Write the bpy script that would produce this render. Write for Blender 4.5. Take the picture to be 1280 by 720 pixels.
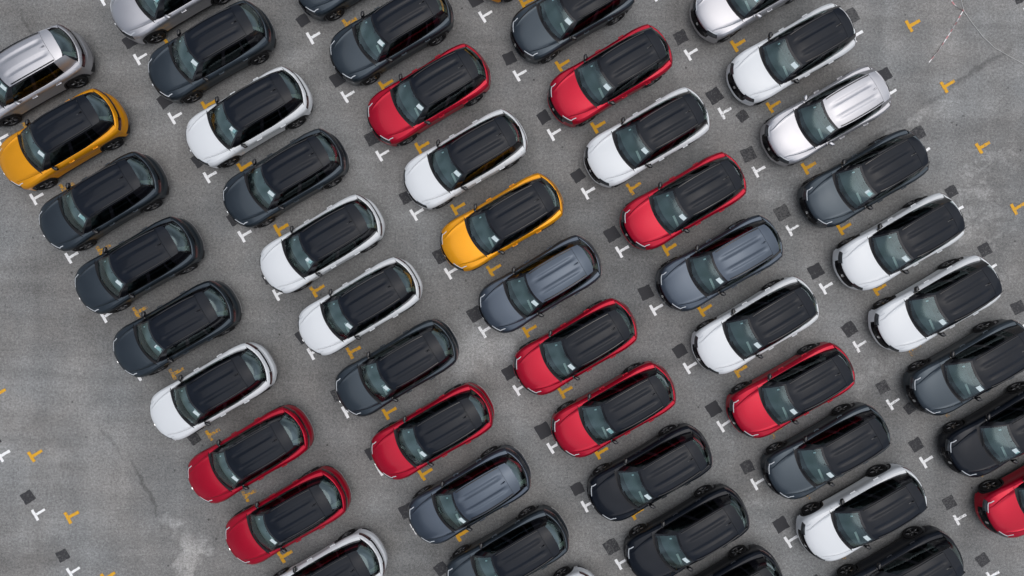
import bpy, math, random
import numpy as np
from mathutils import Vector

random.seed(11)
for o in list(bpy.data.objects): bpy.data.objects.remove(o)
scn = bpy.context.scene
COL = scn.collection
R = math.radians

# ------------------------------------------------------------------ camera, sky, sun, exposure
cam = bpy.data.cameras.new("camera"); camo = bpy.data.objects.new("camera", cam); COL.objects.link(camo)
camo.location = (0, 0, 23.5); camo.rotation_euler = (-0.00863, -0.01106, 0)
cam.sensor_width = 36.0; cam.lens = 830.0/1280.0*36.0; cam.clip_start = 0.1; cam.clip_end = 2000
scn.camera = camo
SUN_EL, SUN_AZ = R(78), R(85)
world = bpy.data.worlds.new("World"); scn.world = world; world.use_nodes = True
wn = world.node_tree; wn.nodes.clear()
sky = wn.nodes.new("ShaderNodeTexSky"); sky.sky_type = 'NISHITA'; sky.sun_disc = False
sky.sun_elevation = SUN_EL; sky.sun_rotation = SUN_AZ
sky.air_density = 1.0; sky.dust_density = 3.0; sky.ozone_density = 1.0
hsv = wn.nodes.new("ShaderNodeHueSaturation"); hsv.inputs['Saturation'].default_value = 0.48
bgn = wn.nodes.new("ShaderNodeBackground"); bgn.inputs['Strength'].default_value = 0.085
wo = wn.nodes.new("ShaderNodeOutputWorld")
wtc = wn.nodes.new("ShaderNodeTexCoord"); cl = wn.nodes.new("ShaderNodeTexNoise"); cl.inputs['Scale'].default_value = 2.2; cl.inputs['Detail'].default_value = 7
cl.inputs['Roughness'].default_value = .6; cl.inputs['Distortion'].default_value = .6; wn.links.new(wtc.outputs['Generated'], cl.inputs['Vector'])
cmr = wn.nodes.new("ShaderNodeMapRange"); cmr.inputs[1].default_value = .34; cmr.inputs[2].default_value = .66; cmr.inputs[3].default_value = .45; cmr.inputs[4].default_value = 1.75
wn.links.new(cl.outputs[0], cmr.inputs[0]); wn.links.new(sky.outputs[0], hsv.inputs['Color'])
cmx = wn.nodes.new("ShaderNodeVectorMath"); cmx.operation = 'SCALE'; wn.links.new(hsv.outputs[0], cmx.inputs[0]); wn.links.new(cmr.outputs[0], cmx.inputs['Scale'])
wn.links.new(cmx.outputs[0], bgn.inputs['Color'])
wn.links.new(bgn.outputs[0], wo.inputs['Surface'])
sl = bpy.data.lights.new("sun", 'SUN'); sl.energy = 1.2; sl.angle = R(95); sl.color = (1, .985, .97)
so = bpy.data.objects.new("sun", sl); COL.objects.link(so); so.location = (10, 10, 40)
sd = Vector((math.cos(SUN_EL)*math.sin(SUN_AZ), math.cos(SUN_EL)*math.cos(SUN_AZ), math.sin(SUN_EL)))
so.rotation_euler = (-sd).to_track_quat('-Z', 'Y').to_euler()
scn.view_settings.view_transform = 'Standard'; scn.view_settings.look = 'None'
scn.view_settings.gamma = 1; scn.view_settings.exposure = 0.25

# ------------------------------------------------------------------ lattice of the car park
TH = 0.52921954
AX = np.array([math.cos(TH), math.sin(TH)]); ROW = np.array([math.sin(TH), -math.cos(TH)])
ORG = np.array([-6.83577, 8.57326])
def rc(r, c): return ORG + ROW*r + AX*c           # r runs along a parking row, c from nose to tail of a bay

# ------------------------------------------------------------------ materials
def newmat(name):
    m = bpy.data.materials.new(name); m.use_nodes = True
    nt = m.node_tree; b = nt.nodes['Principled BSDF']
    return m, nt, b
def simple(name, col, rough=.5, metal=0., coat=0., spec=.5, emit=None):
    m, nt, b = newmat(name)
    b.inputs['Base Color'].default_value = (*col, 1); b.inputs['Roughness'].default_value = rough
    b.inputs['Metallic'].default_value = metal; b.inputs['Coat Weight'].default_value = coat
    b.inputs['Coat Roughness'].default_value = .04; b.inputs['Specular IOR Level'].default_value = spec
    n = nt.nodes.new('ShaderNodeTexNoise'); n.inputs['Scale'].default_value = 3.0; n.inputs['Detail'].default_value = 5
    tc = nt.nodes.new('ShaderNodeTexCoord'); nt.links.new(tc.outputs['Object'], n.inputs['Vector'])
    mr = nt.nodes.new('ShaderNodeMapRange'); mr.inputs[3].default_value = max(0, rough-.05); mr.inputs[4].default_value = min(1, rough+.07)
    nt.links.new(n.outputs[0], mr.inputs[0]); nt.links.new(mr.outputs[0], b.inputs['Roughness'])
    return m
def paint(name, col, metal, rough, coat=1.0, coatr=.05, flake=.06, spec=.5):
    m, nt, b = newmat(name); L = nt.links.new
    tc = nt.nodes.new('ShaderNodeTexCoord')
    n = nt.nodes.new('ShaderNodeTexNoise'); n.inputs['Scale'].default_value = 2.2; n.inputs['Detail'].default_value = 6
    oi = nt.nodes.new('ShaderNodeObjectInfo'); va = nt.nodes.new('ShaderNodeVectorMath'); va.operation = 'MULTIPLY_ADD'; va.inputs[1].default_value = (30, 17, 23)
    L(oi.outputs['Random'], va.inputs[0]); L(tc.outputs['Object'], va.inputs[2]); L(va.outputs[0], n.inputs['Vector'])
    hs = nt.nodes.new('ShaderNodeHueSaturation'); hs.inputs['Color'].default_value = (*col, 1)
    mr = nt.nodes.new('ShaderNodeMapRange'); mr.inputs[3].default_value = 1-flake; mr.inputs[4].default_value = 1+flake
    L(n.outputs[0], mr.inputs[0]); L(mr.outputs[0], hs.inputs['Value']); L(hs.outputs[0], b.inputs['Base Color'])
    b.inputs['Metallic'].default_value = metal
    r2 = nt.nodes.new('ShaderNodeMapRange'); r2.inputs[3].default_value = rough-.04; r2.inputs[4].default_value = rough+.06
    L(n.outputs[0], r2.inputs[0]); L(r2.outputs[0], b.inputs['Roughness'])
    b.inputs['Coat Weight'].default_value = coat; b.inputs['Coat Roughness'].default_value = coatr; b.inputs['Specular IOR Level'].default_value = spec
    return m
def glass(name, tint, boost=0.0, rough=.03, k=1.4):
    m, nt, b = newmat(name); nt.nodes.remove(b); L = nt.links.new
    out = nt.nodes['Material Output']
    tr = nt.nodes.new('ShaderNodeBsdfTransparent'); tr.inputs['Color'].default_value = (*tint, 1)
    gl = nt.nodes.new('ShaderNodeBsdfGlossy'); gl.inputs['Roughness'].default_value = rough; gl.inputs['Color'].default_value = (.80, .97, .97, 1)
    fr = nt.nodes.new('ShaderNodeFresnel'); fr.inputs['IOR'].default_value = 1.52
    ad = nt.nodes.new('ShaderNodeMath'); ad.operation = 'MULTIPLY_ADD'; ad.use_clamp = True
    ad.inputs[1].default_value = k; ad.inputs[2].default_value = boost
    mx = nt.nodes.new('ShaderNodeMixShader')
    L(fr.outputs[0], ad.inputs[0]); L(ad.outputs[0], mx.inputs[0]); L(tr.outputs[0], mx.inputs[1]); L(gl.outputs[0], mx.inputs[2])
    L(mx.outputs[0], out.inputs['Surface'])
    return m

PAINT = {
    'white':  paint('paint_white', (.69, .715, .735), 0, .34, .4, .06, .02),
    'red':    paint('paint_red', (.43, .003, .024), .60, .36, .3, .10, .06, .2),
    'gold':   paint('paint_gold', (.80, .33, .006), .50, .36, .3, .10, .06, .25),
    'grey':   paint('paint_graphite', (.046, .060, .074), .85, .36, .3, .10, .06, .3),
    'steel':  paint('paint_steel', (.068, .086, .113), .85, .34, .3, .08, .06, .3),
    'black':  paint('paint_black', (.005, .0075, .013), .2, .30, .25, .06, .1, .12),
    'silver': paint('paint_silver', (.50, .50, .525), .90, .42, .4, .10),
}
ROOFBLACK = paint('roof_black', (.0055, .0082, .0140), 0, .30, .14, .06, .22)
ROOFBLACK.node_tree.nodes['Principled BSDF'].inputs['Specular IOR Level'].default_value = .15
TRIM = simple('black_trim', (.010, .010, .012), .55, 0, 0, .3)
GLOSSBLACK = simple('gloss_black', (.005, .005, .007), .14, 0, .3)
LINER = simple('dark_liner', (.006, .006, .006), .9)
RUBBER = simple('tyre_rubber', (.010, .010, .011), .75, 0, 0, .3)
RIMDARK = simple('rim_dark', (.015, .015, .017), .3, .5, .3)
RIMCUT = simple('rim_machined', (.42, .42, .44), .28, .9)
CHROME = simple('chrome', (.70, .71, .73), .14, 1)
DASH = simple('dash_plastic', (.070, .098, .100), .6)
DASHTRIM = simple('dash_light_trim', (.62, .65, .63), .5)
SEAT = simple('seat_fabric', (.028, .030, .034), .8)
PAPER = simple('paper', (.62, .72, .74), .6)
CREAM = simple('cream_reflection', (.72, .68, .54), .6)  # cream colour standing in for bright sky mirrored in the rear glass
LAMPGLASS = simple('headlight_lens', (.055, .06, .066), .10, .4, .8)
DRL = simple('daytime_lamp', (.60, .63, .66), .15, 0, .6)
TAIL = simple('tail_lamp', (.020, .003, .004), .10, 0, .6)
WSGLASS = glass('windshield_glass', (.76, .92, .91), .085, .14)
SDGLASS = glass('side_glass', (.20, .23, .24), .0, .03, .9)
BKGLASS = glass('rear_glass', (.34, .42, .43), .13, .10)

# ------------------------------------------------------------------ curves and mesh helpers
def curve(pts):
    xs = np.array([p[0] for p in pts], float); ys = np.array([p[1] for p in pts], float)
    if xs[0] > xs[-1]: xs = xs[::-1]; ys = ys[::-1]
    h = np.diff(xs); d = np.diff(ys)/h; m = np.zeros(len(xs))
    for k in range(1, len(xs)-1):
        if d[k-1]*d[k] > 0:
            w1 = 2*h[k]+h[k-1]; w2 = h[k]+2*h[k-1]; m[k] = (w1+w2)/(w1/d[k-1]+w2/d[k])
    m[0] = d[0]; m[-1] = d[-1]
    def f(x):
        x = min(max(x, xs[0]), xs[-1]); i = min(int(np.searchsorted(xs, x, side='right'))-1, len(h)-1); i = max(i, 0)
        t = (x-xs[i])/h[i]
        return float((2*t**3-3*t**2+1)*ys[i]+(t**3-2*t**2+t)*h[i]*m[i]+(-2*t**3+3*t**2)*ys[i+1]+(t**3-t**2)*h[i]*m[i+1])
    return f
def lin(a, b, n): return [a+(b-a)*k/(n-1) for k in range(n)]

class MB:
    def __init__(s): s.v = []; s.f = []
    def add(s, vs, fs):
        o = len(s.v); s.v += [tuple(v) for v in vs]; s.f += [tuple(i+o for i in f) for f in fs]
    def patch(s, fn, us, vs, skirt=.018, ref=(0, 0, .45), flip=None):
        nu, nv = len(us), len(vs)
        P = np.array([[fn(u, v) for v in vs] for u in us], float)
        N = np.zeros_like(P)
        for i in range(nu):
            for j in range(nv):
                a = P[min(i+1, nu-1), j]-P[max(i-1, 0), j]; b = P[i, min(j+1, nv-1)]-P[i, max(j-1, 0)]
                n = np.cross(a, b); l = np.linalg.norm(n); N[i, j] = n/l if l > 1e-12 else (0, 0, 0)
        c = P.reshape(-1, 3); rf = np.array([c[:, 0].mean()*.75, 0, ref[2]])
        sgn = np.sum((c-rf)*N.reshape(-1, 3))
        if flip is None: flip = sgn < 0
        if flip: N = -N
        idx = lambda i, j: i*nv+j
        fs = []
        for i in range(nu-1):
            for j in range(nv-1):
                q = (idx(i, j), idx(i+1, j), idx(i+1, j+1), idx(i, j+1))
                fs.append(q[::-1] if flip else q)
        s.add(c, fs)
        if skirt:
            loop = [(i, 0) for i in range(nu)]+[(nu-1, j) for j in range(1, nv)]+[(i, nv-1) for i in range(nu-2, -1, -1)]+[(0, j) for j in range(nv-2, 0, -1)]
            a = [P[i, j] for i, j in loop]; b = [P[i, j]-N[i, j]*skirt for i, j in loop]; n = len(loop)
            s.add(a+b, [((k, k+n, (k+1) % n+n, (k+1) % n) if flip else (k, (k+1) % n, (k+1) % n+n, k+n))[::-1] for k in range(n)])
    def box(s, c, d, rot=0, bev=.0, taper=1.0):
        # bevelled box: top scaled by taper
        hx, hy, hz = d[0]/2, d[1]/2, d[2]/2; b = min(bev, hx*.9, hy*.9, hz*.9)
        ca, sa = math.cos(rot), math.sin(rot)
        rings = [(-hz, b), (-hz+b, 0), (hz-b, 0), (hz, b)] if b > 0 else [(-hz, 0), (hz, 0)]
        vs = []; 
        for z, ins in rings:
            k = 1+(taper-1)*(z+hz)/(2*hz)
            x, y = (hx-ins)*k, (hy-ins)*k; q = b*.6
            for px, py in ((-x+q, -y), (x-q, -y), (x, -y+q), (x, y-q), (x-q, y), (-x+q, y), (-x, y-q), (-x, -y+q)):
                vs.append((c[0]+px*ca-py*sa, c[1]+px*sa+py*ca, c[2]+z))
        fs = []
        for r in range(len(rings)-1):
            for k in range(8): fs.append((r*8+k, r*8+(k+1) % 8, r*8+8+(k+1) % 8, r*8+8+k))
        fs.append(tuple(range(7, -1, -1))); fs.append(tuple((len(rings)-1)*8+k for k in range(8)))
        s.add(vs, fs)
    def lathe_y(s, prof, n=28):       # prof of (radius, y): turned about the y axis
        vs = []; fs = []; m = len(prof)
        for k in range(n):
            a = 2*math.pi*k/n
            for r, y in prof: vs.append((r*math.cos(a), y, r*math.sin(a)))
        for k in range(n):
            for j in range(m-1):
                fs.append((k*m+j, k*m+j+1, ((k+1) % n)*m+j+1, ((k+1) % n)*m+j))
        s.add(vs, fs)
    def tube(s, pts, r, n=6, flat=1.0):
        vs = []; fs = []; P = [Vector(p) for p in pts]
        for i, p in enumerate(P):
            t = (P[min(i+1, len(P)-1)]-P[max(i-1, 0)]).normalized()
            a = t.cross(Vector((0, 0, 1)))
            a = a.normalized() if a.length > 1e-4 else Vector((1, 0, 0)); b = a.cross(t).normalized()
            for k in range(n):
                q = 2*math.pi*k/n; vs.append(p+a*math.cos(q)*r+b*math.sin(q)*r*flat)
        for i in range(len(P)-1):
            for k in range(n): fs.append((i*n+k, i*n+(k+1) % n, (i+1)*n+(k+1) % n, (i+1)*n+k))
        fs.append(tuple(range(n-1, -1, -1))); fs.append(tuple((len(P)-1)*n+k for k in range(n)))
        s.add(vs, fs)
    def mesh(s, name, mat, smooth=True, ang=38):
        me = bpy.data.meshes.new(name); me.from_pydata(s.v, [], s.f); me.materials.append(mat)
        if smooth:
            me.polygons.foreach_set('use_smooth', [True]*len(me.polygons))
            me.set_sharp_from_angle(angle=R(ang))
        me.update(); return me

# ------------------------------------------------------------------ the crossover: shape functions (x forward, y left, z up)
XF, XR = 1.84, -1.90                # where the flanks hand over to the front and rear ends
HW = curve([(-1.95, .80), (-1.90, .83), (-1.7, .885), (-1.35, .915), (-.9, .902), (-.3, .888), (.4, .888), (.9, .90), (1.33, .915), (1.6, .892), (1.75, .857), (1.84, .82)])
rise = curve([(0, 0), (.06, .19), (.15, .38), (.3, .60), (.55, .81), (.8, .94), (1, 1)])
ZsRear = curve([(.957, .965), (.3, .975), (-.8, .985), (-1.4, 1.01), (-1.9, 1.02)])
def Zs(x):
    if x > .957: return .80+.165*rise((XF-min(x, XF))/(XF-.957))
    return ZsRear(x)
offl = curve([(0, 0), (.08, .003), (.17, .020), (.28, .026), (.40, .012), (.52, .026), (.64, .07), (.9, .11)])
def off(x, z):
    zm = Zs(x)-.15
    if z > zm: t = (z-zm)/.15; return .088*t**2.6
    return offl(zm-z)
def side(x, z, s): return (x, s*(HW(x)-off(x, z)), z)
AXF, AXR, AZ, AR = 1.33, -1.345, .345, .405
def zb(x, base):
    z = base
    for a in (AXF, AXR):
        d = abs(x-a)
        if d < AR: z = max(z, AZ+math.sqrt(AR*AR-d*d)-.0)
    return z
def xs_dense(a, b, st=.045):
    L_ = lin(a, b, max(3, int(abs(b-a)/st)+1))
    for ax_ in (AXF, AXR):
        for e in (ax_-AR+.001, ax_+AR-.001, ax_-AR+.012, ax_+AR-.012):
            if min(a, b) < e < max(a, b): L_.append(e)
    return sorted(L_)
XE = curve([(0, 2.225), (.2, 2.217), (.4, 2.19), (.6, 2.125), (.8, 2.025), (.93, 1.92), (1, 1.84)])
slf = curve([(.20, -.07), (.30, .005), (.42, .015), (.58, 0), (.70, -.025), (.80, -.085)])
def ff(q, z, o=0.):
    a = abs(q); y = q*(HW(XF)-off(XF, z)); x = XE(a)+slf(z)*(1-a**4)
    if o:
        n = Vector((1, .9*a**3*(1 if q > 0 else -1), .25)).normalized()*o; return (x+n.x, y+n.y, z+n.z)
    return (x, y, z)
XB = curve([(0, 2.225), (.3, 2.212), (.55, 2.165), (.8, 2.06), (.93, 1.97), (1, 1.90)])
slr = curve([(.20, .10), (.35, .02), (.5, 0), (.66, 0), (.73, .045), (.85, .055), (1.02, .11)])
def fr(q, z, o=0.):
    a = abs(q); y = q*(HW(XR)-off(XR, z)); x = -XB(a)+slr(z)*(1-a**4)
    if o:
        n = Vector((-1, .9*a**3*(1 if q > 0 else -1), .25)).normalized()*o; return (x+n.x, y+n.y, z+n.z)
    return (x, y, z)
def ys(x): return HW(min(x, XF))-.088
def qc(u): return .66+.19*u
def hood_z(q, u):
    a = abs(q); c = qc(u)
    if a <= c: g = 1-.40*(a/c)**2+.40*max(0, 1-(c-a)/.08)**2
    elif a <= c+.05: g = 1.0-.62*((a-c)/.05)
    else: t = (a-c-.05)/(1-c-.05); g = .38*(1-t)**1.2
    return .80+(.965+.065*g-.80)*rise(u)
def hood(q, u):
    a = abs(q); xf = XE(a)+slf(.80)*(1-a**4); xc = 1.142-.185*a*a
    x = xf+(xc-xf)*u
    return (x, q*ys(x), hood_z(q, u))
def gbase(v): return np.array((1.085-.225*v*v, .735*v, 1.048-.045*v*v))
def gtop(v): return np.array((.32-.11*v*v, .545*v, 1.505-.045*v*v))
def ws(u, v, o=0.):
    p = gbase(v)*(1-u)+gtop(v)*u; b = .035*math.sin(math.pi*u)
    return (p[0]+(b+o)*.55, p[1], p[2]+(b+o)*.83)
ybelt = curve([(.95, .742), (.5, .775), (0, .787), (-.6, .788), (-1.2, .762), (-1.6, .72), (-1.90, .635)])
yr = curve([(.32, .545), (.21, .545), (0, .566), (-.5, .582), (-1, .577), (-1.5, .548), (-1.86, .49)])
zr = curve([(.32, 1.45), (.21, 1.46), (0, 1.505), (-.5, 1.535), (-1, 1.525), (-1.5, 1.485), (-1.86, 1.425)])
zc_ = curve([(.32, 1.505), (.1, 1.566), (-.2, 1.600), (-.6, 1.615), (-1, 1.605), (-1.51, 1.562), (-1.87, 1.49)])
def gside(p, w, s, o=0.):
    xb = .87-2.77*p; xt = .21-2.03*p
    b = np.array((xb, ybelt(xb), Zs(xb)+.012)); t = np.array((xt, yr(xt), zr(xt)))
    q = b*(1-w)+t*w; k = .028*math.sin(math.pi*w)+o
    return (q[0], s*(q[1]+k*.9), q[2]+k*.35)
def chan(x, y):
    e = min(1, max(0, (.16-x)/.18))*min(1, max(0, (x+1.46)/.14))
    d = 0
    for c0 in (.225,):
        t = abs(abs(y)-c0)/.105
        if t < 1: d = max(d, (1-t*t)**1.5)
    return -.030*d*e
def roofp(x, v):
    y = v*yr(x); return (x, y, zr(x)+(zc_(x)-zr(x))*(1-abs(v)**2.2)+chan(x, y))
def roof(u, v): 
    xf = .318-.11*v*v; return roofp(xf+(-1.505-xf)*u, v)

# ------------------------------------------------------------------ the crossover: meshes of every part (built once, shared)
ME = {}
def put(key, mb, mat, **k):
    mb.v = [(v[0]+min(0, v[0]+1.4)*.11, v[1], v[2]) for v in mb.v]
    ME[key] = mb.mesh(key, mat, **k)

vq = [0, .18, .36, .54, .70, .81, .875, .91, .93, .945, .96, .98, 1.0]; vq = [-a for a in vq[:0:-1]]+vq
us_h = [0, .03, .07, .12, .2, .3, .42, .55, .68, .8, .9, 1.0]
m = MB(); m.patch(lambda u, v: hood(v*(qc(u)+.048), u), us_h, vq); put('hood', m, PAINT['white'], ang=60)

m = MB()                                   # fixed body: fenders, quarter panels, shoulders
for s in (1, -1):
    m.patch(lambda u, t, s=s: hood(s*((qc(u)+.054)*(1-t)+t), u), us_h, lin(0, 1, 5), skirt=0)
    xs = xs_dense(.862, XF)
    m.patch(lambda x, w, s=s: side(x, zb(x, .27)+(Zs(x)-zb(x, .27))*w, s), xs, [0, .08, .2, .35, .5, .62, .72, .8, .87, .93, 1])
    xs = xs_dense(XR, -1.128)
    m.patch(lambda x, w, s=s: side(x, zb(x, .27)+(Zs(x)-zb(x, .27))*w, s), xs, [0, .08, .2, .35, .5, .62, .72, .8, .87, .93, 1])
    m.patch(lambda x, w, s=s: (x, s*((HW(x)-.088)*(1-w)+(ybelt(x)-.02)*w), Zs(x)+.014*w), lin(XR, .957, 26), [0, .35, 1], skirt=0)
put('body', m, PAINT['white'], ang=45)

def doorm(a, b, s):
    m = MB(); xs = xs_dense(a, b)
    m.patch(lambda x, w: side(x, zb(x, .36)+(Zs(x)-zb(x, .36))*w, s), xs, [0, .1, .25, .4, .52, .62, .7, .76, .82, .88, .94, 1]); return m
def handlem(x, z, s):
    m = MB(); p = side(x, z, s); y = p[1]
    m.box((x, y+s*.024, z), (.20, .030, .034), 0, .010)
    m.box((x+.075, y+s*.010, z), (.03, .03, .024)); m.box((x-.075, y+s*.010, z), (.03, .03, .024)); return m
for s, nm in ((1, 'l'), (-1, 'r')):
    put('door_f'+nm, doorm(-.220, .856, s), PAINT['white'], ang=45); put('door_r'+nm, doorm(-1.122, -.226, s), PAINT['white'], ang=45)
    put('handle_f'+nm, handlem(-.06, .875, s), PAINT['white']); put('handle_r'+nm, handlem(-.98, .89, s), PAINT['white'])

m = MB()                                   # black sills and wheel arch trim
for s in (1, -1):
    m.patch(lambda x, w, s=s: (x, s*(HW(x)-off(x, .2+.15*w)+.004), .2+.152*w), lin(-.93, .915, 12), lin(0, 1, 4))
    for a in (AXF, AXR):
        def arch(t, w, s=s, a=a):
            r = AR-.012+.058*w; x = a+r*math.cos(t); z = max(.25, AZ+r*math.sin(t))
            p = side(min(max(x, XR), XF), z, s); return (p[0], p[1]+s*.010, p[2])
        m.patch(arch, lin(-.15, math.pi+.15, 22), [0, .5, 1], skirt=.03)
put('sill_trim', m, TRIM)

m = MB()
qs = lin(-1, 1, 31)
m.patch(lambda q, w: ff(q, .20+.225*w), qs, lin(0, 1, 6))
for s in (1, -1):
    m.patch(lambda q, w, s=s: ff(s*q, .428+(.235)*w), lin(.66, 1, 9), lin(0, 1, 5))
    m.patch(lambda q, w, s=s: ff(s*q, .668+.130*w), lin(.95, 1, 4), lin(0, 1, 4))
m.patch(lambda q, w: ff(q, .772+.026*w), lin(-.53, .53, 15), lin(0, 1, 3))
put('front_bumper', m, PAINT['white'])
m = MB()
m.patch(lambda q, w: ff(q, .43+.338*w, -.03), lin(-.655, .655, 19), lin(0, 1, 4), skirt=0)
for k in range(6):
    z = .46+k*.055; m.patch(lambda q, w: ff(q, z+.018*w, -.004), lin(-.64, .64, 17), [0, 1], skirt=.03)
put('grille', m, GLOSSBLACK)
m = MB(); m.patch(lambda q, w: ff(q, .205+.045*w, .006), lin(-.62, .62, 15), lin(0, 1, 3)); put('lower_intake', m, TRIM)
m = MB(); m.patch(lambda q, w: ff(q*(1-.35*abs(w-.5)*2), .60+.12*w, .012), lin(-.065, .065, 6), lin(0, 1, 6)); put('emblem', m, CHROME)
for s, nm in ((1, 'l'), (-1, 'r')):
    m = MB(); m.patch(lambda q, w, s=s: ff(s*q, .668+.124*w, .004), lin(.545, .945, 12), lin(0, 1, 4)); put('headlight_'+nm, m, LAMPGLASS)
    m = MB()
    pts = [np.array(ff(s*q, .797))+np.array((-.005, 0, .010)) for q in lin(.50, .93, 9)]
    b = .040
    def drlstrip(k, w, s=s):
        q = .50+.42*k; p0 = np.array(hood(s*q, 0.0)); p1 = np.array(hood(s*q, .018+.014*k)); p = p0*(1-w)+p1*w
        return (p[0], p[1], p[2]+.008)
    m.patch(drlstrip, lin(0, 1, 9), lin(0, 1, 3), skirt=.012)
    def spike(k, w, s=s):
        q = .92-.03*w-.03*k; p = hood(s*q, .03+.19*k); return (p[0], p[1], p[2]+.008)
    m.patch(spike, lin(0, 1, 7), [0, .5, 1], skirt=.012)
    put('daytime_'+nm, m, DRL)

m = MB(); m.patch(lambda q, w: fr(q, .46+.27*w), qs, lin(0, 1, 6)); put('rear_bumper', m, PAINT['white'])
m = MB(); m.patch(lambda q, w: fr(q, .20+.255*w, .006), qs, lin(0, 1, 5)); put('bumper_skirt', m, TRIM)
m = MB(); m.patch(lambda q, w: fr(q, .40+.03*w, .016), lin(-.72, .72, 17), [0, 1]); put('bumper_strip', m, simple('satin_metal', (.22, .22, .23), .35, .8))
m = MB()                                   # tailgate: shelf below the rear window and the face down to the bumper
def shelf(v, w):
    a = np.array((-2.085+.155*v*v, .63*v, 1.045-.013*v*v)); b_ = np.array(fr(v, 1.02)); p = a*(1-w)+b_*w
    return (p[0], p[1], p[2]+.012*math.sin(math.pi*w))
m.patch(shelf, qs, [0, .3, .6, .85, 1], skirt=0)
m.patch(lambda q, w: fr(q, .738+.282*w), qs, lin(0, 1, 8), skirt=0)
put('tailgate', m, PAINT['white'], ang=50)
m = MB(); m.patch(lambda q, w: fr(q, .855+.07*w, .006), lin(-.52, .52, 15), lin(0, 1, 3)); put('tail_strip', m, GLOSSBLACK)
for s, nm in ((1, 'l'), (-1, 'r')):
    m = MB(); m.patch(lambda q, w, s=s: fr(s*q, .82+.01*q+.125*w, .010), lin(.53, .985, 12), lin(0, 1, 4)); put('tail_light_'+nm, m, TAIL)
    m = MB()
    m.patch(lambda q, w, s=s: fr(s*q+s*.03*w, .872+.03*w, .016), lin(.62, .92, 6), [0, .5, 1], skirt=.006)
    put('light_claw_'+nm, m, simple('tail_claw_'+nm, (.09, .012, .014), .2, 0, 1))

vw = lin(-1, 1, 17); uw = lin(0, 1, 9)
m = MB(); m.patch(lambda u, v: ws(.04+.895*u, v*.94), uw, vw, skirt=0); put('windshield', m, WSGLASS)
m = MB()                                   # black band round the glass, cowl, A pillars
m.patch(lambda u, v: ws(.058*u-.015, v, .003), [0, .5, 1], vw, skirt=.01)
m.patch(lambda u, v: ws(.915+.085*u, v, .002), [0, 1], vw, skirt=.01)
for s in (1, -1):
    m.patch(lambda u, v, s=s: ws(u, s*(.925+.075*v), .003), uw, [0, .5, 1], skirt=.01)
    m.patch(lambda u, w, s=s: np.array(ws(u, s*1.0, .002))*(1-w)+np.array(gside(.085*(1-.55*u), u, s, .004))*w, uw, [0, .5, 1], skirt=.008)
def cowl(t, v):
    a = np.array(hood(v*.93, 1.0))-np.array((0.0, 0, .012)); b_ = gbase(v); p = a*(1-t)+b_*t
    return (p[0]+.012*(1-t), p[1], p[2]-.014*math.sin(math.pi*t))
put('windshield_frame', m, GLOSSBLACK)
m = MB(); m.patch(cowl, [0, .3, .6, 1], vw, skirt=.012); put('cowl', m, TRIM)
wip = []
for k, (y0, y1, xo) in enumerate(((.52, -.06, .0), (-.10, -.58, .0))):
    m = MB(); pts = []
    for t in lin(0, 1, 6):
        v = (y0+(y1-y0)*t)/.70; p = np.array(ws(.02+.05*t, v, .018)); pts.append(p)
    m.tube(pts, .011, 5); m.tube([np.array(ws(-.05, (y0+.02)/.7, .01)), np.array(ws(.03, (y0+(y1-y0)*.45)/.7, .032))], .010, 5)
    put('wiper_%d' % k, m, TRIM)

for s, nm in ((1, 'l'), (-1, 'r')):
    m = MB()
    m.patch(lambda p, w, s=s: gside(.03+p*.81, .0+.085*w, s, .004), lin(0, 1, 17), [0, 1], skirt=.01)
    m.patch(lambda p, w, s=s: gside(p*.86, .90+.10*w, s, .004), lin(0, 1, 17), [0, 1], skirt=.01)
    for a, b_ in ((.378, .432), (.688, .716)):
        m.patch(lambda p, w, s=s: gside(a+(b_-a)*p, .06+.86*w, s, .003), [0, 1], lin(0, 1, 6), skirt=.01)
    m.patch(lambda p, w, s=s: np.array(ws(w, s, .0))*(1-p)+np.array(gside(.10*(1-.6*w), w, s, .002))*p, [0, 1], lin(0, 1, 7), skirt=.01)
    put('pillar_'+nm, m, GLOSSBLACK)
    m = MB(); m.patch(lambda p, w, s=s: gside(.815+.185*p, w, s, .005), lin(0, 1, 6), lin(0, 1, 7), skirt=.012); put('rear_pillar_'+nm, m, GLOSSBLACK)
    for k, (a, b_) in enumerate(((.05, .380), (.430, .690), (.714, .818))):
        m = MB(); m.patch(lambda p, w, s=s: gside(max(a+(b_-a)*p, .105*(1-.6*w) if k == 0 else 0), .08+.83*w, s, .0), lin(0, 1, 7), lin(0, 1, 7), skirt=0)
        put('side_window_%d%s' % (k, nm), m, SDGLASS)
    m = MB()
    pts = [np.array(roofp(x, s*.93))+np.array((0, 0, .018)) for x in lin(.12, -1.49, 14)]
    m.tube(pts, .017, 6, .9); put('roof_rail_'+nm, m, GLOSSBLACK)

vr = [0, .08, .15, .20, .23, .26, .29, .32, .355, .39, .42, .45, .48, .51, .54, .57, .61, .7, .82, .92, 1]; vr = [-a for a in vr[:0:-1]]+vr
m = MB(); m.patch(roof, [0, .05, .1, .16, .22, .3, .4, .5, .6, .7, .8, .87, .92, .96, 1], vr, skirt=.015); put('roof', m, ROOFBLACK, ang=60)
m = MB()
def spo(u, v):
    xe = -1.81+.08*v**4; x = -1.513+(xe+1.513)*u; return roofp(x, v*.995)
m.patch(spo, lin(0, 1, 7), lin(-1, 1, 17), skirt=.045)
put('spoiler', m, ROOFBLACK, ang=50)
m = MB(); m.box((-1.775, 0, 1.486), (.02, .34, .022)); put('brake_lamp', m, TAIL)
m = MB()                                   # shark fin
def fin(x, w):
    t = (x+1.505)/.155; h = .068*math.sin(math.pi*min(1, .08+.50*(1-t)))**.7*(1 if t < .99 else .2)
    return None
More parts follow.
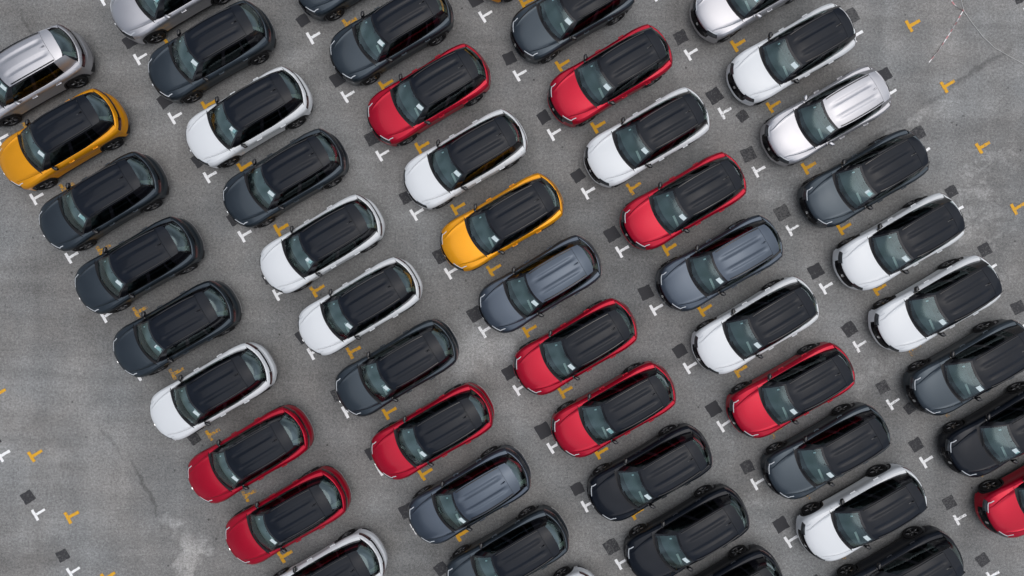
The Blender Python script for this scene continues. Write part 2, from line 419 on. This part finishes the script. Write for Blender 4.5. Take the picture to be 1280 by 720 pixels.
base = roofp(-1.40, 0)[2]-.004
prof = [(-1.30, 0.004), (-1.36, .016), (-1.42, .046), (-1.455, .066), (-1.475, .064), (-1.475, 0)]
vs_ = []; 
for x, h in prof:
    z0 = roofp(x, 0)[2]-.003
    vs_ += [(x, .026*(1 if h > .003 else 1), z0), (x, .007, z0+h), (x, -.007, z0+h), (x, -.026, z0)]
fs_ = []
for k in range(len(prof)-1):
    for j in range(3): fs_.append((k*4+j, k*4+j+1, k*4+4+j+1, k*4+4+j))
fs_.append((0, 1, 2, 3)); m.add(vs_, fs_); put('antenna', m, GLOSSBLACK)

def rg(u, v):
    t = np.array((-1.735, .485*v, 1.435-.02*v*v)); b_ = np.array((-2.08+.15*v*v, .62*v, 1.05-.012*v*v)); p = b_*(1-u)+t*u
    k = .03*math.sin(math.pi*u); return (p[0]-k*.85, p[1], p[2]+k*.5)
m = MB(); m.patch(lambda u, v: rg(.06+.9*u, v*.95), lin(0, 1, 7), lin(-1, 1, 13), skirt=0); put('rear_window', m, BKGLASS)
m = MB()
m.patch(lambda u, v: np.array(rg(.07*u, v))+np.array((-.003, 0, .002)), [0, 1], lin(-1, 1, 13), skirt=.01)
m.patch(lambda u, v: np.array(rg(.93+.10*u, v))+np.array((-.003, 0, .002)), [0, 1], lin(-1, 1, 13), skirt=.01)
for s in (1, -1): m.patch(lambda u, v, s=s: np.array(rg(u, s*(.93+.08*v)))+np.array((-.003, 0, .002)), lin(0, 1, 7), [0, 1], skirt=.01)
put('rear_window_frame', m, GLOSSBLACK)
m = MB(); m.tube([np.array(rg(.04, 0))+np.array((-.02, 0, .01)), np.array(rg(.10, .25))+np.array((-.02, 0, .01)), np.array(rg(.13, .55))+np.array((-.02, 0, .01))], .010, 5); put('rear_wiper', m, TRIM)

for s, nm in ((1, 'l'), (-1, 'r')):
    m = MB(); n_ = 14; k_ = 8; vs_ = []; fs_ = []
    for i in range(k_+1):
        t = i/k_; y = .805+.185*t; sc = (max(0, 1-(2*t-1)**4))**.5*.9+.06*(1-t); yy = s*y
        for j in range(n_):
            a = 2*math.pi*j/n_; cx = .50-.03*t; ex = abs(math.cos(a))**.75*math.copysign(1, math.cos(a)); ez = abs(math.sin(a))**.75*math.copysign(1, math.sin(a))
            vs_.append((cx-.055*t+.075*sc*ex, yy, 1.045+.082*sc*ez))
    for i in range(k_):
        for j in range(n_):
            q = (i*n_+j, i*n_+(j+1) % n_, (i+1)*n_+(j+1) % n_, (i+1)*n_+j); fs_.append(q if s < 0 else q[::-1])
    m.add(vs_, fs_); m.box((.53, s*.79, .985), (.07, .12, .03), 0, .006); put('mirror_'+nm, m, GLOSSBLACK)
    m = MB(); m.box((.395, s*.90, 1.045), (.006, .13, .105), 0, .001); put('mirror_glass_'+nm, m, GLOSSBLACK)

# wheel: tyre and rim turned about y, outer face at +y
m = MB(); m.lathe_y([(.225, -.10), (.30, -.112), (.335, -.098), (.345, -.06), (.345, .06), (.335, .098), (.30, .112), (.235, .098), (.225, .085)], 32); put('tyre', m, RUBBER)
m = MB(); m.lathe_y([(.232, .10), (.225, .085), (.215, .03), (.18, .01), (.05, .02), (.02, .02)], 32)
for k in range(5):
    a = 2*math.pi*k/5+.3
    for da in (-.16, .16):
        a2 = a+da; b_ = MB(); b_.box((0, 0, 0), (.17, .028, .045), 0, .006)
        ca, sa = math.cos(a2), math.sin(a2)
        m.add([((v[0]+.125)*ca-v[2]*sa, .060+v[1]+.10*(v[0]+.1)*.3, (v[0]+.125)*sa+v[2]*ca) for v in b_.v], b_.f)
put('rim', m, RIMDARK)
m = MB()
for k in range(5):
    a = 2*math.pi*k/5+.3; b_ = MB(); b_.box((0, 0, 0), (.10, .008, .022), 0, .002)
    a2 = a+.16; ca, sa = math.cos(a2), math.sin(a2)
    m.add([((v[0]+.165)*ca-v[2]*sa, .081+v[1]+.02*v[0], (v[0]+.165)*sa+v[2]*ca) for v in b_.v], b_.f)
m.lathe_y([(.034, .05), (.034, .083), (.0, .085)], 12)
put('rim_face', m, RIMCUT)

m = MB()                                   # floor pan, engine bay filler, inner wheel arches
m.box((0, 0, .40), (1.9, 1.58, .34)); m.box((1.42, 0, .46), (1.05, 1.16, .50)); m.box((-1.40, 0, .48), (1.05, 1.12, .52))
m.box((1.45, 0, .735), (.90, 1.45, .06)); m.box((-1.50, 0, .82), (.70, 1.40, .16))
put('underbody', m, LINER)
m = MB()                                   # dashboard with cowl slope
def dashp(t, v): 
    x = .86-.12*v*v-.50*t; z = .99+.025*math.sin(math.pi*t)-.05*max(0, t-.75)/.25; return (x, .68*v, z)
m.patch(dashp, lin(0, 1, 8), lin(-1, 1, 9), skirt=0); m.box((.34, 0, .80), (.06, 1.36, .36)); m.box((.0, 0, .62), (.75, .26, .18), 0, .03)
put('dashboard', m, DASH)
m = MB(); m.box((.60, .46, 1.034), (.075, .46, .014), -.10, .004); put('dashboard_trim', m, DASHTRIM)
m = MB()
c0 = np.array((.26, -.36, .98)); pts = []
for k in range(19):
    a = 2*math.pi*k/18; pts.append(c0+np.array((-.05*math.sin(a), .18*math.cos(a), .17*math.sin(a))))
m.tube(pts, .014, 5); m.box((.30, -.36, .97), (.09, .10, .06), 0, .01); put('steering_wheel', m, TRIM)
def seatm(y, x, w):
    m = MB(); m.box((x, y, .60), (.50, w, .16), 0, .05); 
    b_ = MB(); b_.box((0, 0, .32), (.15, w*.96, .64), 0, .05, .86); b_.box((-.005, 0, .74), (.10, w*.5 if w < .8 else .26, .18), 0, .035)
    if w > .8: b_.box((-.005, -.42, .74), (.10, .26, .18), 0, .035); b_.box((-.005, .42, .74), (.10, .26, .18), 0, .035)
    ca, sa = math.cos(.30), math.sin(.30)
    m.add([(x-.22+v[0]*ca-v[2]*sa, y+v[1], .58+v[0]*sa+v[2]*ca) for v in b_.v], b_.f); return m
put('seat_l', seatm(.36, .02, .50), SEAT); put('seat_r', seatm(-.36, .02, .50), SEAT); put('rear_seat', seatm(0, -.86, 1.26), SEAT)
m = MB(); m.patch(lambda x, y: (x, y*.52, .985), [-1.92, -1.45], [-1, 1], skirt=.02); put('parcel_shelf', m, DASH)
m = MB(); m.patch(lambda u, v: ws(.70+.165*u, .52+.36*v, .006), [0, 1], lin(0, 1, 4), skirt=.002); put('windshield_sheet', m, PAPER)
m = MB(); m.patch(lambda u, v: ws(.62+.09*u, -.80+.07*v, -.012), [0, 1], [0, 1], skirt=.002); put('windshield_sticker', m, PAPER)
m = MB(); m.patch(lambda u, v: np.array(rg(.10+.78*u, .62+.27*v*(1-.4*u)))+np.array((.014, 0, -.01)), [0, 1], [0, 1], skirt=.002); put('rear_reflection', m, CREAM)  # cream quad painted as the low sky's reflection, no real sheet
m = MB(); m.box((.40, 0, 1.395), (.05, .20, .06), 0, .015); m.box((.43, 0, 1.435), (.03, .03, .05)); put('inner_mirror', m, TRIM)

# ------------------------------------------------------------------ ground
def gmat():
    mt, nt, b = newmat('asphalt'); L = nt.links.new; N = nt.nodes.new
    tc = N('ShaderNodeTexCoord'); pos = tc.outputs['Object']
    def noise(scale, det=4, rough=.55, dist=0., vec=pos):
        n = N('ShaderNodeTexNoise'); n.inputs['Scale'].default_value = scale; n.inputs['Detail'].default_value = det
        n.inputs['Roughness'].default_value = rough; n.inputs['Distortion'].default_value = dist; L(vec, n.inputs['Vector']); return n.outputs[0]
    def mr(x, a, b_, c, d, smooth=False):
        n = N('ShaderNodeMapRange'); n.inputs[1].default_value = a; n.inputs[2].default_value = b_; n.inputs[3].default_value = c; n.inputs[4].default_value = d
        if smooth: n.interpolation_type = 'SMOOTHSTEP'
        L(x, n.inputs[0]); return n.outputs[0]
    def math_(op, x, y):
        n = N('ShaderNodeMath'); n.operation = op
        for k, q in enumerate((x, y)):
            if isinstance(q, (int, float)): n.inputs[k].default_value = q
            else: L(q, n.inputs[k])
        return n.outputs[0]
    big = mr(noise(.13, 4), .34, .66, .80, 1.18); mid = mr(noise(.75, 6, .65), .3, .7, .86, 1.14)
    grain = mr(noise(12, 8, .85), .33, .67, .52, 1.48); fine = mr(noise(34, 2, .6), .3, .7, .70, 1.30)
    vo = N('ShaderNodeTexVoronoi'); vo.inputs['Scale'].default_value = 30; L(pos, vo.inputs['Vector'])
    spk = mr(vo.outputs['Distance'], .0, .35, 1.20, .96)
    val = math_('MULTIPLY', math_('MULTIPLY', math_('MULTIPLY', big, mid), math_('MULTIPLY', grain, fine)), spk)
    # distorted coordinates for stains
    nd = N('ShaderNodeTexNoise'); nd.inputs['Scale'].default_value = 1.1; nd.inputs['Detail'].default_value = 6; nd.inputs['Roughness'].default_value = .62; L(pos, nd.inputs['Vector'])
    vs1 = N('ShaderNodeVectorMath'); vs1.operation = 'SUBTRACT'; L(nd.outputs['Color'], vs1.inputs[0]); vs1.inputs[1].default_value = (.5, .5, .5)
    vs2 = N('ShaderNodeVectorMath'); vs2.operation = 'SCALE'; L(vs1.outputs[0], vs2.inputs[0]); vs2.inputs['Scale'].default_value = 2.6
    vs3 = N('ShaderNodeVectorMath'); vs3.operation = 'ADD'; L(pos, vs3.inputs[0]); L(vs2.outputs[0], vs3.inputs[1]); dpos = vs3.outputs[0]
    streak = noise(2.3, 7, .7, 1.2)
    vs4 = N('ShaderNodeVectorMath'); vs4.operation = 'SCALE'; L(vs1.outputs[0], vs4.inputs[0]); vs4.inputs['Scale'].default_value = .75
    vs5 = N('ShaderNodeVectorMath'); vs5.operation = 'ADD'; L(pos, vs5.inputs[0]); L(vs4.outputs[0], vs5.inputs[1]); dpos2 = vs5.outputs[0]
    def blob(x, y, rx, ry, ang, soft=.6, src=dpos):
        mp = N('ShaderNodeMapping'); mp.vector_type = 'TEXTURE'; mp.inputs['Location'].default_value = (x, y, 0); mp.inputs['Rotation'].default_value = (0, 0, R(ang)); mp.inputs['Scale'].default_value = (rx, ry, 1)
        L(src, mp.inputs['Vector']); ln = N('ShaderNodeVectorMath'); ln.operation = 'LENGTH'; L(mp.outputs[0], ln.inputs[0])
        return mr(ln.outputs['Value'], 1-soft, 1, 1, 0, True)
    sm = N('ShaderNodeMapping'); sm.inputs['Rotation'].default_value = (0, 0, -TH); sm.inputs['Scale'].default_value = (.16, 1.5, 1); L(pos, sm.inputs['Vector'])
    val = math_('MULTIPLY', val, mr(noise(1.0, 5, .6, .3, sm.outputs[0]), .3, .7, .87, 1.13))      # tyre-polished streaks along the bays
    sm2 = N('ShaderNodeMapping'); sm2.inputs['Rotation'].default_value = (0, 0, -TH); sm2.inputs['Scale'].default_value = (1.1, .10, 1); L(pos, sm2.inputs['Vector'])
    val = math_('MULTIPLY', val, mr(noise(1.0, 4, .55, .2, sm2.outputs[0]), .3, .7, .90, 1.10))    # and along the lanes
    for (x, y, rx, ry, ang, amt, broken) in STAINS:
        k = blob(x, y, rx, ry, ang, .75 if amt < .6 else .55, dpos2 if amt < 0 and min(rx, ry) < .3 else dpos)
        if broken: k = math_('MULTIPLY', k, mr(streak, .45, .62, .1, 1))
        val = math_('MULTIPLY', val, math_('ADD', 1.0, math_('MULTIPLY', k, amt)))
    # broad light and dark wear: traffic-polished apron at lower left and right edge
    col = N('ShaderNodeMix'); col.data_type = 'RGBA'; col.blend_type = 'MULTIPLY'; col.inputs['Factor'].default_value = 1
    tint = N('ShaderNodeMix'); tint.data_type = 'RGBA'; L(mr(noise(.35, 4), .35, .65, 0, 1), tint.inputs['Factor'])
    tint.inputs['A'].default_value = (.200, .195, .188, 1); tint.inputs['B'].default_value = (.187, .191, .191, 1)
    cv = N('ShaderNodeCombineColor'); L(val, cv.inputs[0]); L(val, cv.inputs[1]); L(val, cv.inputs[2])
    L(tint.outputs['Result'], col.inputs['A']); L(cv.outputs[0], col.inputs['B'])
    # rare dark spots (oil drips)
    sp = N('ShaderNodeTexVoronoi'); sp.inputs['Scale'].default_value = 1.3; sp.inputs['Randomness'].default_value = 1; L(pos, sp.inputs['Vector'])
    spm = mr(sp.outputs['Distance'], .025, .07, .38, 1)
    c2 = N('ShaderNodeMix'); c2.data_type = 'RGBA'; c2.blend_type = 'MULTIPLY'; c2.inputs['Factor'].default_value = 1
    cc = N('ShaderNodeCombineColor'); [L(spm, cc.inputs[k]) for k in range(3)]
    L(col.outputs['Result'], c2.inputs['A']); L(cc.outputs[0], c2.inputs['B']); L(c2.outputs['Result'], b.inputs['Base Color'])
    b.inputs['Roughness'].default_value = .9; b.inputs['Specular IOR Level'].default_value = .25
    bp = N('ShaderNodeBump'); bp.inputs['Strength'].default_value = .35; bp.inputs['Distance'].default_value = .01; L(grain, bp.inputs['Height']); L(bp.outputs[0], b.inputs['Normal'])
    return mt
# stains and wear with a shape of their own: x, y, rx, ry, angle, amount, broken up
STAINS = [(-11.15, -9.7, .55, 1.2, -12, .60, 0), (-11.75, -8.5, .28, .8, 35, .45, 0), (-.6, -2.2, 2.6, 1.0, 30, .50, 0), (-7.0, 8.0, 1.6, .5, 30, .22, 0),
          (-2.0, -3.7, 1.8, .35, 30, .30, 1), (17.0, 2.2, 1.6, 1.9, 40, .58, 1), (17.4, 4.2, 2.2, .8, 20, .58, 1), (14.9, 5.7, 1.8, .40, 30, .58, 1), (10.6, 3.6, 2.2, .5, 30, .50, 1), (17.8, .2, 1.2, .5, 60, .55, 1),
          (9.0, -3.5, 3.0, .35, 30, .25, 1), (13.1, -3.3, 2.5, .6, 30, .30, 1), (3.0, -9.5, 1.3, .8, 10, .30, 1), (-3.4, -6.3, 1.0, .5, 40, .22, 0),
          (15.5, 6.5, 7, 7, 0, .22, 0), (-15.5, -6.5, 7.5, 7, 0, .22, 0), (17.0, -2.5, 5, 5, 30, .18, 0),
          (-12.6, -7.4, .11, 1.9, 24, -.34, 0), (-13.9, -5.6, .10, 1.2, 40, -.22, 0), (16.5, 7.35, 3.0, .14, 34, -.32, 0), (13.3, 5.2, 1.6, .10, 32, -.22, 0), (-16.6, 8.9, .09, 1.3, 35, -.28, 0), (-15.2, -3.2, 1.2, .5, 20, .22, 1), (-14.2, -1.2, 1.5, .9, 70, -.14, 0), (-16.2, -5.4, 1.4, .8, 10, -.13, 0), (-13.4, -9.0, .9, 1.3, 0, -.12, 0), (-16.3, -9.6, 1.5, .7, 20, -.20, 0), (3.9, 6.5, 1.3, .5, 30, -.14, 0), (-1.0, 4.6, 1.2, .4, 30, -.13, 0), (-5.2, -5.1, 1.4, .4, 30, .24, 1), (8.6, -8.0, 1.6, .5, 30, .28, 1), (3.2, -2.0, 5, 7, 0, -.07, 0)]
m = MB(); m.add([(-250, -250, 0), (250, -250, 0), (250, 250, 0), (-250, 250, 0)], [(0, 1, 2, 3)])
ground = bpy.data.objects.new('asphalt_ground', m.mesh('asphalt_ground', gmat(), smooth=False)); COL.objects.link(ground)
ground['kind'] = 'structure'; ground['label'] = 'weathered grey asphalt of the open car park'

def worn(name, col, asph, lo, hi):
    mt, nt, b = newmat(name); L = nt.links.new; N = nt.nodes.new
    tc = N('ShaderNodeTexCoord'); oi = N('ShaderNodeObjectInfo')
    ad = N('ShaderNodeVectorMath'); ad.operation = 'ADD'; L(tc.outputs['Object'], ad.inputs[0])
    sc = N('ShaderNodeMath'); sc.operation = 'MULTIPLY'; sc.inputs[1].default_value = 40; L(oi.outputs['Random'], sc.inputs[0])
    L(sc.outputs[0], ad.inputs[1])
    n = N('ShaderNodeTexNoise'); n.inputs['Scale'].default_value = 14; n.inputs['Detail'].default_value = 7; n.inputs['Roughness'].default_value = .7; L(ad.outputs[0], n.inputs['Vector'])
    th = N('ShaderNodeMapRange'); th.inputs[3].default_value = lo; th.inputs[4].default_value = hi; th.inputs[1].default_value = 0; th.inputs[2].default_value = 100; L(oi.outputs['Object Index'], th.inputs[0])
    sb = N('ShaderNodeMath'); sb.operation = 'SUBTRACT'; L(n.outputs[0], sb.inputs[0]); L(th.outputs[0], sb.inputs[1])
    mk = N('ShaderNodeMapRange'); mk.inputs[1].default_value = -.04; mk.inputs[2].default_value = .06; L(sb.outputs[0], mk.inputs[0])
    mx = N('ShaderNodeMix'); mx.data_type = 'RGBA'; L(mk.outputs[0], mx.inputs['Factor']); mx.inputs['A'].default_value = (*asph, 1); mx.inputs['B'].default_value = (*col, 1)
    g = N('ShaderNodeTexNoise'); g.inputs['Scale'].default_value = 45; g.inputs['Detail'].default_value = 3; L(tc.outputs['Object'], g.inputs['Vector'])
    gm = N('ShaderNodeMapRange'); gm.inputs[3].default_value = .78; gm.inputs[4].default_value = 1.18; L(g.outputs[0], gm.inputs[0])
    cc = N('ShaderNodeCombineColor'); [L(gm.outputs[0], cc.inputs[k]) for k in range(3)]
    m2 = N('ShaderNodeMix'); m2.data_type = 'RGBA'; m2.blend_type = 'MULTIPLY'; m2.inputs['Factor'].default_value = 1
    L(mx.outputs['Result'], m2.inputs['A']); L(cc.outputs[0], m2.inputs['B']); L(m2.outputs['Result'], b.inputs['Base Color'])
    b.inputs['Roughness'].default_value = .8
    return mt
WHITEM = worn('white_marking_paint', (.88, .88, .88), (.22, .22, .22), 0, 1)
YELLOWM = worn('yellow_marking_paint', (.72, .37, .018), (.19, .18, .17), 0, 1)
PATCHM = worn('black_patch_paint', (.030, .030, .034), (.085, .085, .085), 0, 1)

def tee(kind, bar, stem, w, sd):
    rnd = random.Random(sd); j = lambda: rnd.uniform(-.008, .008); m = MB(); n = 7
    def strip(a, b_, hw):
        vs = []; 
        for k in range(n):
            t = k/(n-1); c = a*(1-t)+b_*t; d = (b_-a)/np.linalg.norm(b_-a); nn = np.array((-d[1], d[0]))
            vs += [(*(c+nn*(hw+j())), 0), (*(c-nn*(hw+j())), 0)]
        m.add(vs, [(2*k, 2*k+1, 2*k+3, 2*k+2) for k in range(n-1)])
    strip(np.array((0, -bar/2+j())), np.array((0, bar/2+j())), w/2); strip(np.array((w/2+.0005, j())), np.array((stem, j())), w/2*.95)
    return m.mesh(kind, WHITEM if kind[0] == 'w' else YELLOWM, smooth=False)
WT = [tee('white_bay_marking', .43, .40, .10, k) for k in range(4)]
YT = [tee('yellow_bay_marking', .43, .44, .115, k+9) for k in range(4)]
def sq(sd):
    rnd = random.Random(sd); m = MB(); vs = []; a = .235
    for (x0, y0), (x1, y1) in zip([(-a, -a), (a, -a), (a, a), (-a, a)], [(a, -a), (a, a), (-a, a), (-a, -a)]):
        for k in range(5):
            t = k/5; vs.append((x0+(x1-x0)*t+rnd.uniform(-.016, .016), y0+(y1-y0)*t+rnd.uniform(-.016, .016), 0))
    m.add(vs+[(0, 0, 0)], [(k, (k+1) % 20, 20) for k in range(20)]); return m.mesh('repair_patch', PATCHM, smooth=False)
SQ = [sq(k) for k in range(5)]
def lay(me, r, c, z, dr=0, wear=30, sc=1):
    p = rc(r, c)
    if abs(p[0]) > 19.2 or abs(p[1]) > 11.2: return
    o = bpy.data.objects.new(me.name.split('.')[0], me); COL.objects.link(o); o.parent = ground
    o.pass_index = int(wear); o.location = (p[0], p[1], z); o.rotation_euler = (0, 0, TH+dr); o.scale = (sc, sc*random.uniform(.94, 1.05), 1); return o
for j in range(-4, 5):
    for i in range(-6, 16):
        lay(random.choice(WT), 2.395*i, 5.611*j-(.20 if j == 3 else 0), .012, random.uniform(-.03, .03), random.uniform(24, 38) if j < 2 else random.uniform(30, 44))
        lay(random.choice(SQ), 2.395*i-.675, 5.611*j+.10, .008, random.uniform(-.10, .10), random.uniform(28, 46) if j < 2 else random.uniform(38, 54), random.uniform(.84, 1.06))
for j in range(-1, 7):
    for i in range(-7, 12):
        lay(random.choice(YT), 7.745+2.507*i, -15.9+5.742*j, .012, random.uniform(-.03, .03), (48 if j == 1 and i < 3 else 55 if 7.745+2.507*i > 19 and j > 3 else random.uniform(30, 44)))
for r_, c_ in ((10.02, 11.82), (22.02, 11.78), (10.08, -10.66)): lay(SQ[2], r_, c_, .009, .1, 45, .8)

# ------------------------------------------------------------------ cars
def link(name, me, parent, mat=None, loc=(0, 0, 0), rot=0, label=None):
    o = bpy.data.objects.new(name, me); COL.objects.link(o); o.parent = parent
    o.location = loc; o.rotation_euler = (0, 0, rot)
    if mat is not None: o.material_slots[0].link = 'OBJECT'; o.material_slots[0].material = mat
    if label: o['label'] = label
    return o
def make_car(label, r, c, yaw, colour, bodyroof):
    pm = PAINT[colour]; rm = pm if bodyroof else ROOFBLACK
    t = bpy.data.objects.new('parked_car', None); COL.objects.link(t); p = rc(r, c)
    t.location = (p[0], p[1], .014); t.rotation_euler = (0, 0, TH+math.pi+yaw); t.empty_display_size = .3
    t['label'] = label; t['category'] = 'car'; t['group'] = 'cars parked in slanting rows on the asphalt'
    link('body', ME['body'], t, pm); link('hood', ME['hood'], t, pm); link('underbody', ME['underbody'], t); link('sill_trim', ME['sill_trim'], t)
    fb = link('front_bumper', ME['front_bumper'], t, pm); link('grille', ME['grille'], fb); link('lower_intake', ME['lower_intake'], fb); link('emblem', ME['emblem'], fb)
    rb = link('rear_bumper', ME['rear_bumper'], t, pm); link('bumper_skirt', ME['bumper_skirt'], rb); link('bumper_strip', ME['bumper_strip'], rb)
    tg = link('tailgate', ME['tailgate'], t, pm); link('trim_strip', ME['tail_strip'], tg)
    ro = link('roof', ME['roof'], t, rm); link('antenna', ME['antenna'], ro, rm if bodyroof else None)
    sp = link('spoiler', ME['spoiler'], t, rm); link('brake_lamp', ME['brake_lamp'], sp)
    link('windshield', ME['windshield'], t); link('windshield_frame', ME['windshield_frame'], t); link('cowl', ME['cowl'], t)
    link('rear_window', ME['rear_window'], t); rf = link('rear_window_frame', ME['rear_window_frame'], t); link('rear_wiper', ME['rear_wiper'], rf)
    link('wiper', ME['wiper_0'], t); link('wiper', ME['wiper_1'], t)
    da = link('dashboard', ME['dashboard'], t); link('dashboard_trim', ME['dashboard_trim'], da); link('steering_wheel', ME['steering_wheel'], da)
    link('seat', ME['seat_l'], t); link('seat', ME['seat_r'], t); link('rear_seat', ME['rear_seat'], t); link('parcel_shelf', ME['parcel_shelf'], t)
    link('paper_or_reflection', ME['windshield_sheet'], t, None, (0, random.uniform(-.035, .015), 0)); link('windshield_sticker', ME['windshield_sticker'], t); link('paper_or_reflection', ME['rear_reflection'], t); link('inner_mirror', ME['inner_mirror'], t)  # front one is paper, rear one a painted sky reflection
    for nm, s in (('l', 1), ('r', -1)):
        for k in 'fr':
            d = link('door', ME['door_'+k+nm], t, pm); link('handle', ME['handle_'+k+nm], d, pm)
        h = link('headlight', ME['headlight_'+nm], t); link('daytime_light', ME['daytime_'+nm], h)
        h = link('tail_light', ME['tail_light_'+nm], t); link('light_claw', ME['light_claw_'+nm], h)
        link('window_pillar', ME['pillar_'+nm], t); link('rear_pillar', ME['rear_pillar_'+nm], t, pm if bodyroof and colour == 'silver' else None)
        for k in range(3): link('side_window', ME['side_window_%d%s' % (k, nm)], t)
        link('roof_rail', ME['roof_rail_'+nm], t)
        mi = link('mirror', ME['mirror_'+nm], t, pm if colour == 'silver' else None); link('mirror_glass', ME['mirror_glass_'+nm], mi)
        for x in (AXF, AXR):
            w = link('wheel', ME['rim'], t, None, (x, s*.795, AZ), 0 if s > 0 else math.pi)
            w.rotation_euler = (0, random.uniform(0, 6.28), 0 if s > 0 else math.pi)
            link('tyre', ME['tyre'], w); link('rim_face', ME['rim_face'], w)
    return t
COLS = [
    (-9.00, -3, 'silver* gold grey grey grey white red red white', 'leftmost row'),
    (-3.20, -3, 'silver grey white grey white white grey red steel* grey white', 'second row from left'),
    (2.50, -2, 'grey grey red white gold steel* red red black black black', 'middle row'),
    (8.20, -1, 'gold grey red white red steel* white red grey white black', 'second row from right'),
    (14.00, 1, 'silver* white silver* grey white white grey black red', 'rightmost row'),
]
CN = {'silver': 'silver', 'gold': 'golden yellow', 'grey': 'dark grey', 'steel': 'blue grey', 'white': 'white', 'red': 'red', 'black': 'black'}
ORD = ['first', 'second', 'third', 'fourth', 'fifth', 'sixth', 'seventh', 'eighth', 'ninth', 'tenth', 'eleventh']
TWEAK = {}
for ci, (c, m0, names, where) in enumerate(COLS):
    for k, nmn in enumerate(names.split()):
        br = nmn.endswith('*'); colour = nmn.rstrip('*')
        dr, dc, dy = TWEAK.get((ci, k), (random.uniform(-.04, .04), random.uniform(-.045, .045), random.uniform(-.012, .012)))
        lab = '%s crossover with %s roof, %s from top in %s' % (CN[colour], 'matching' if br else 'black', ORD[k], where)
        make_car(lab, 4.05+2.497*(m0+k)+dr, c+dc, dy, colour, br)

# ------------------------------------------------------------------ barrier tape and cord at the top right
def ribbon(name, pts, w, mat, tw):
    P = [Vector((x, y, z)) for x, y, z in pts]; Q = []
    for i in range(len(P)-1):
        for k in range(8): Q.append(P[i].lerp(P[i+1], k/8))
    Q.append(P[-1]); m = MB(); vs = []; n = len(Q)
    for i, p in enumerate(Q):
        t = (Q[min(i+1, n-1)]-Q[max(i-1, 0)]).normalized(); a = Vector((-t.y, t.x, 0)); q = tw*math.sin(i*.21)
        d = a*math.cos(q)*w/2+Vector((0, 0, 1))*math.sin(q)*w/2; z = Vector((0, 0, abs(math.sin(q))*w/2))
        e = Vector((0, 0, .0012))
        vs += [p+d+z, p-d+z, p-d+z+e, p+d+z+e]
    fs = []
    for i in range(n-1):
        for k in range(4): fs.append((i*4+k, i*4+(k+1) % 4, i*4+4+(k+1) % 4, i*4+4+k))
    m.add(vs, fs); o = bpy.data.objects.new(name, m.mesh(name, mat)); COL.objects.link(o); return o
mt, nt, b = newmat('tape_stripes'); wv = nt.nodes.new('ShaderNodeTexWave'); wv.inputs['Scale'].default_value = 1.3; wv.bands_direction = 'Y'
tcn = nt.nodes.new('ShaderNodeTexCoord'); nt.links.new(tcn.outputs['Object'], wv.inputs['Vector'])
rp = nt.nodes.new('ShaderNodeValToRGB'); rp.color_ramp.interpolation = 'CONSTANT'; rp.color_ramp.elements[0].color = (.60, .26, .27, 1); rp.color_ramp.elements[1].position = .42; rp.color_ramp.elements[1].color = (.80, .78, .78, 1)
nt.links.new(wv.outputs[0], rp.inputs[0]); nt.links.new(rp.outputs[0], b.inputs['Base Color']); b.inputs['Roughness'].default_value = .4
t = ribbon('barrier_tape', [(15.07, 7.81, .012), (15.39, 8.21, .012), (15.73, 8.72, .012), (16.04, 9.23, .012), (16.29, 9.66, .015), (16.06, 9.77, .015), (15.89, 9.94, .012), (15.75, 10.25, .012)], .038, mt, 1.1)
t['label'] = 'red and white striped barrier tape lying loose on the empty asphalt'; t['category'] = 'barrier tape'
m = MB(); m.tube([(16.18, 10.4, .02), (16.24, 9.86, .02), (16.32, 9.60, .03), (16.61, 9.21, .02), (16.99, 8.73, .02), (17.42, 8.33, .02), (17.97, 8.02, .02), (18.77, 7.6, .02), (19.4, 7.3, .02)], .0075, 6)
o = bpy.data.objects.new('cord', m.mesh('cord', simple('cord_grey', (.62, .62, .60), .8))); COL.objects.link(o)
o['label'] = 'thin pale cord trailing over the asphalt past the barrier tape'; o['category'] = 'cord'
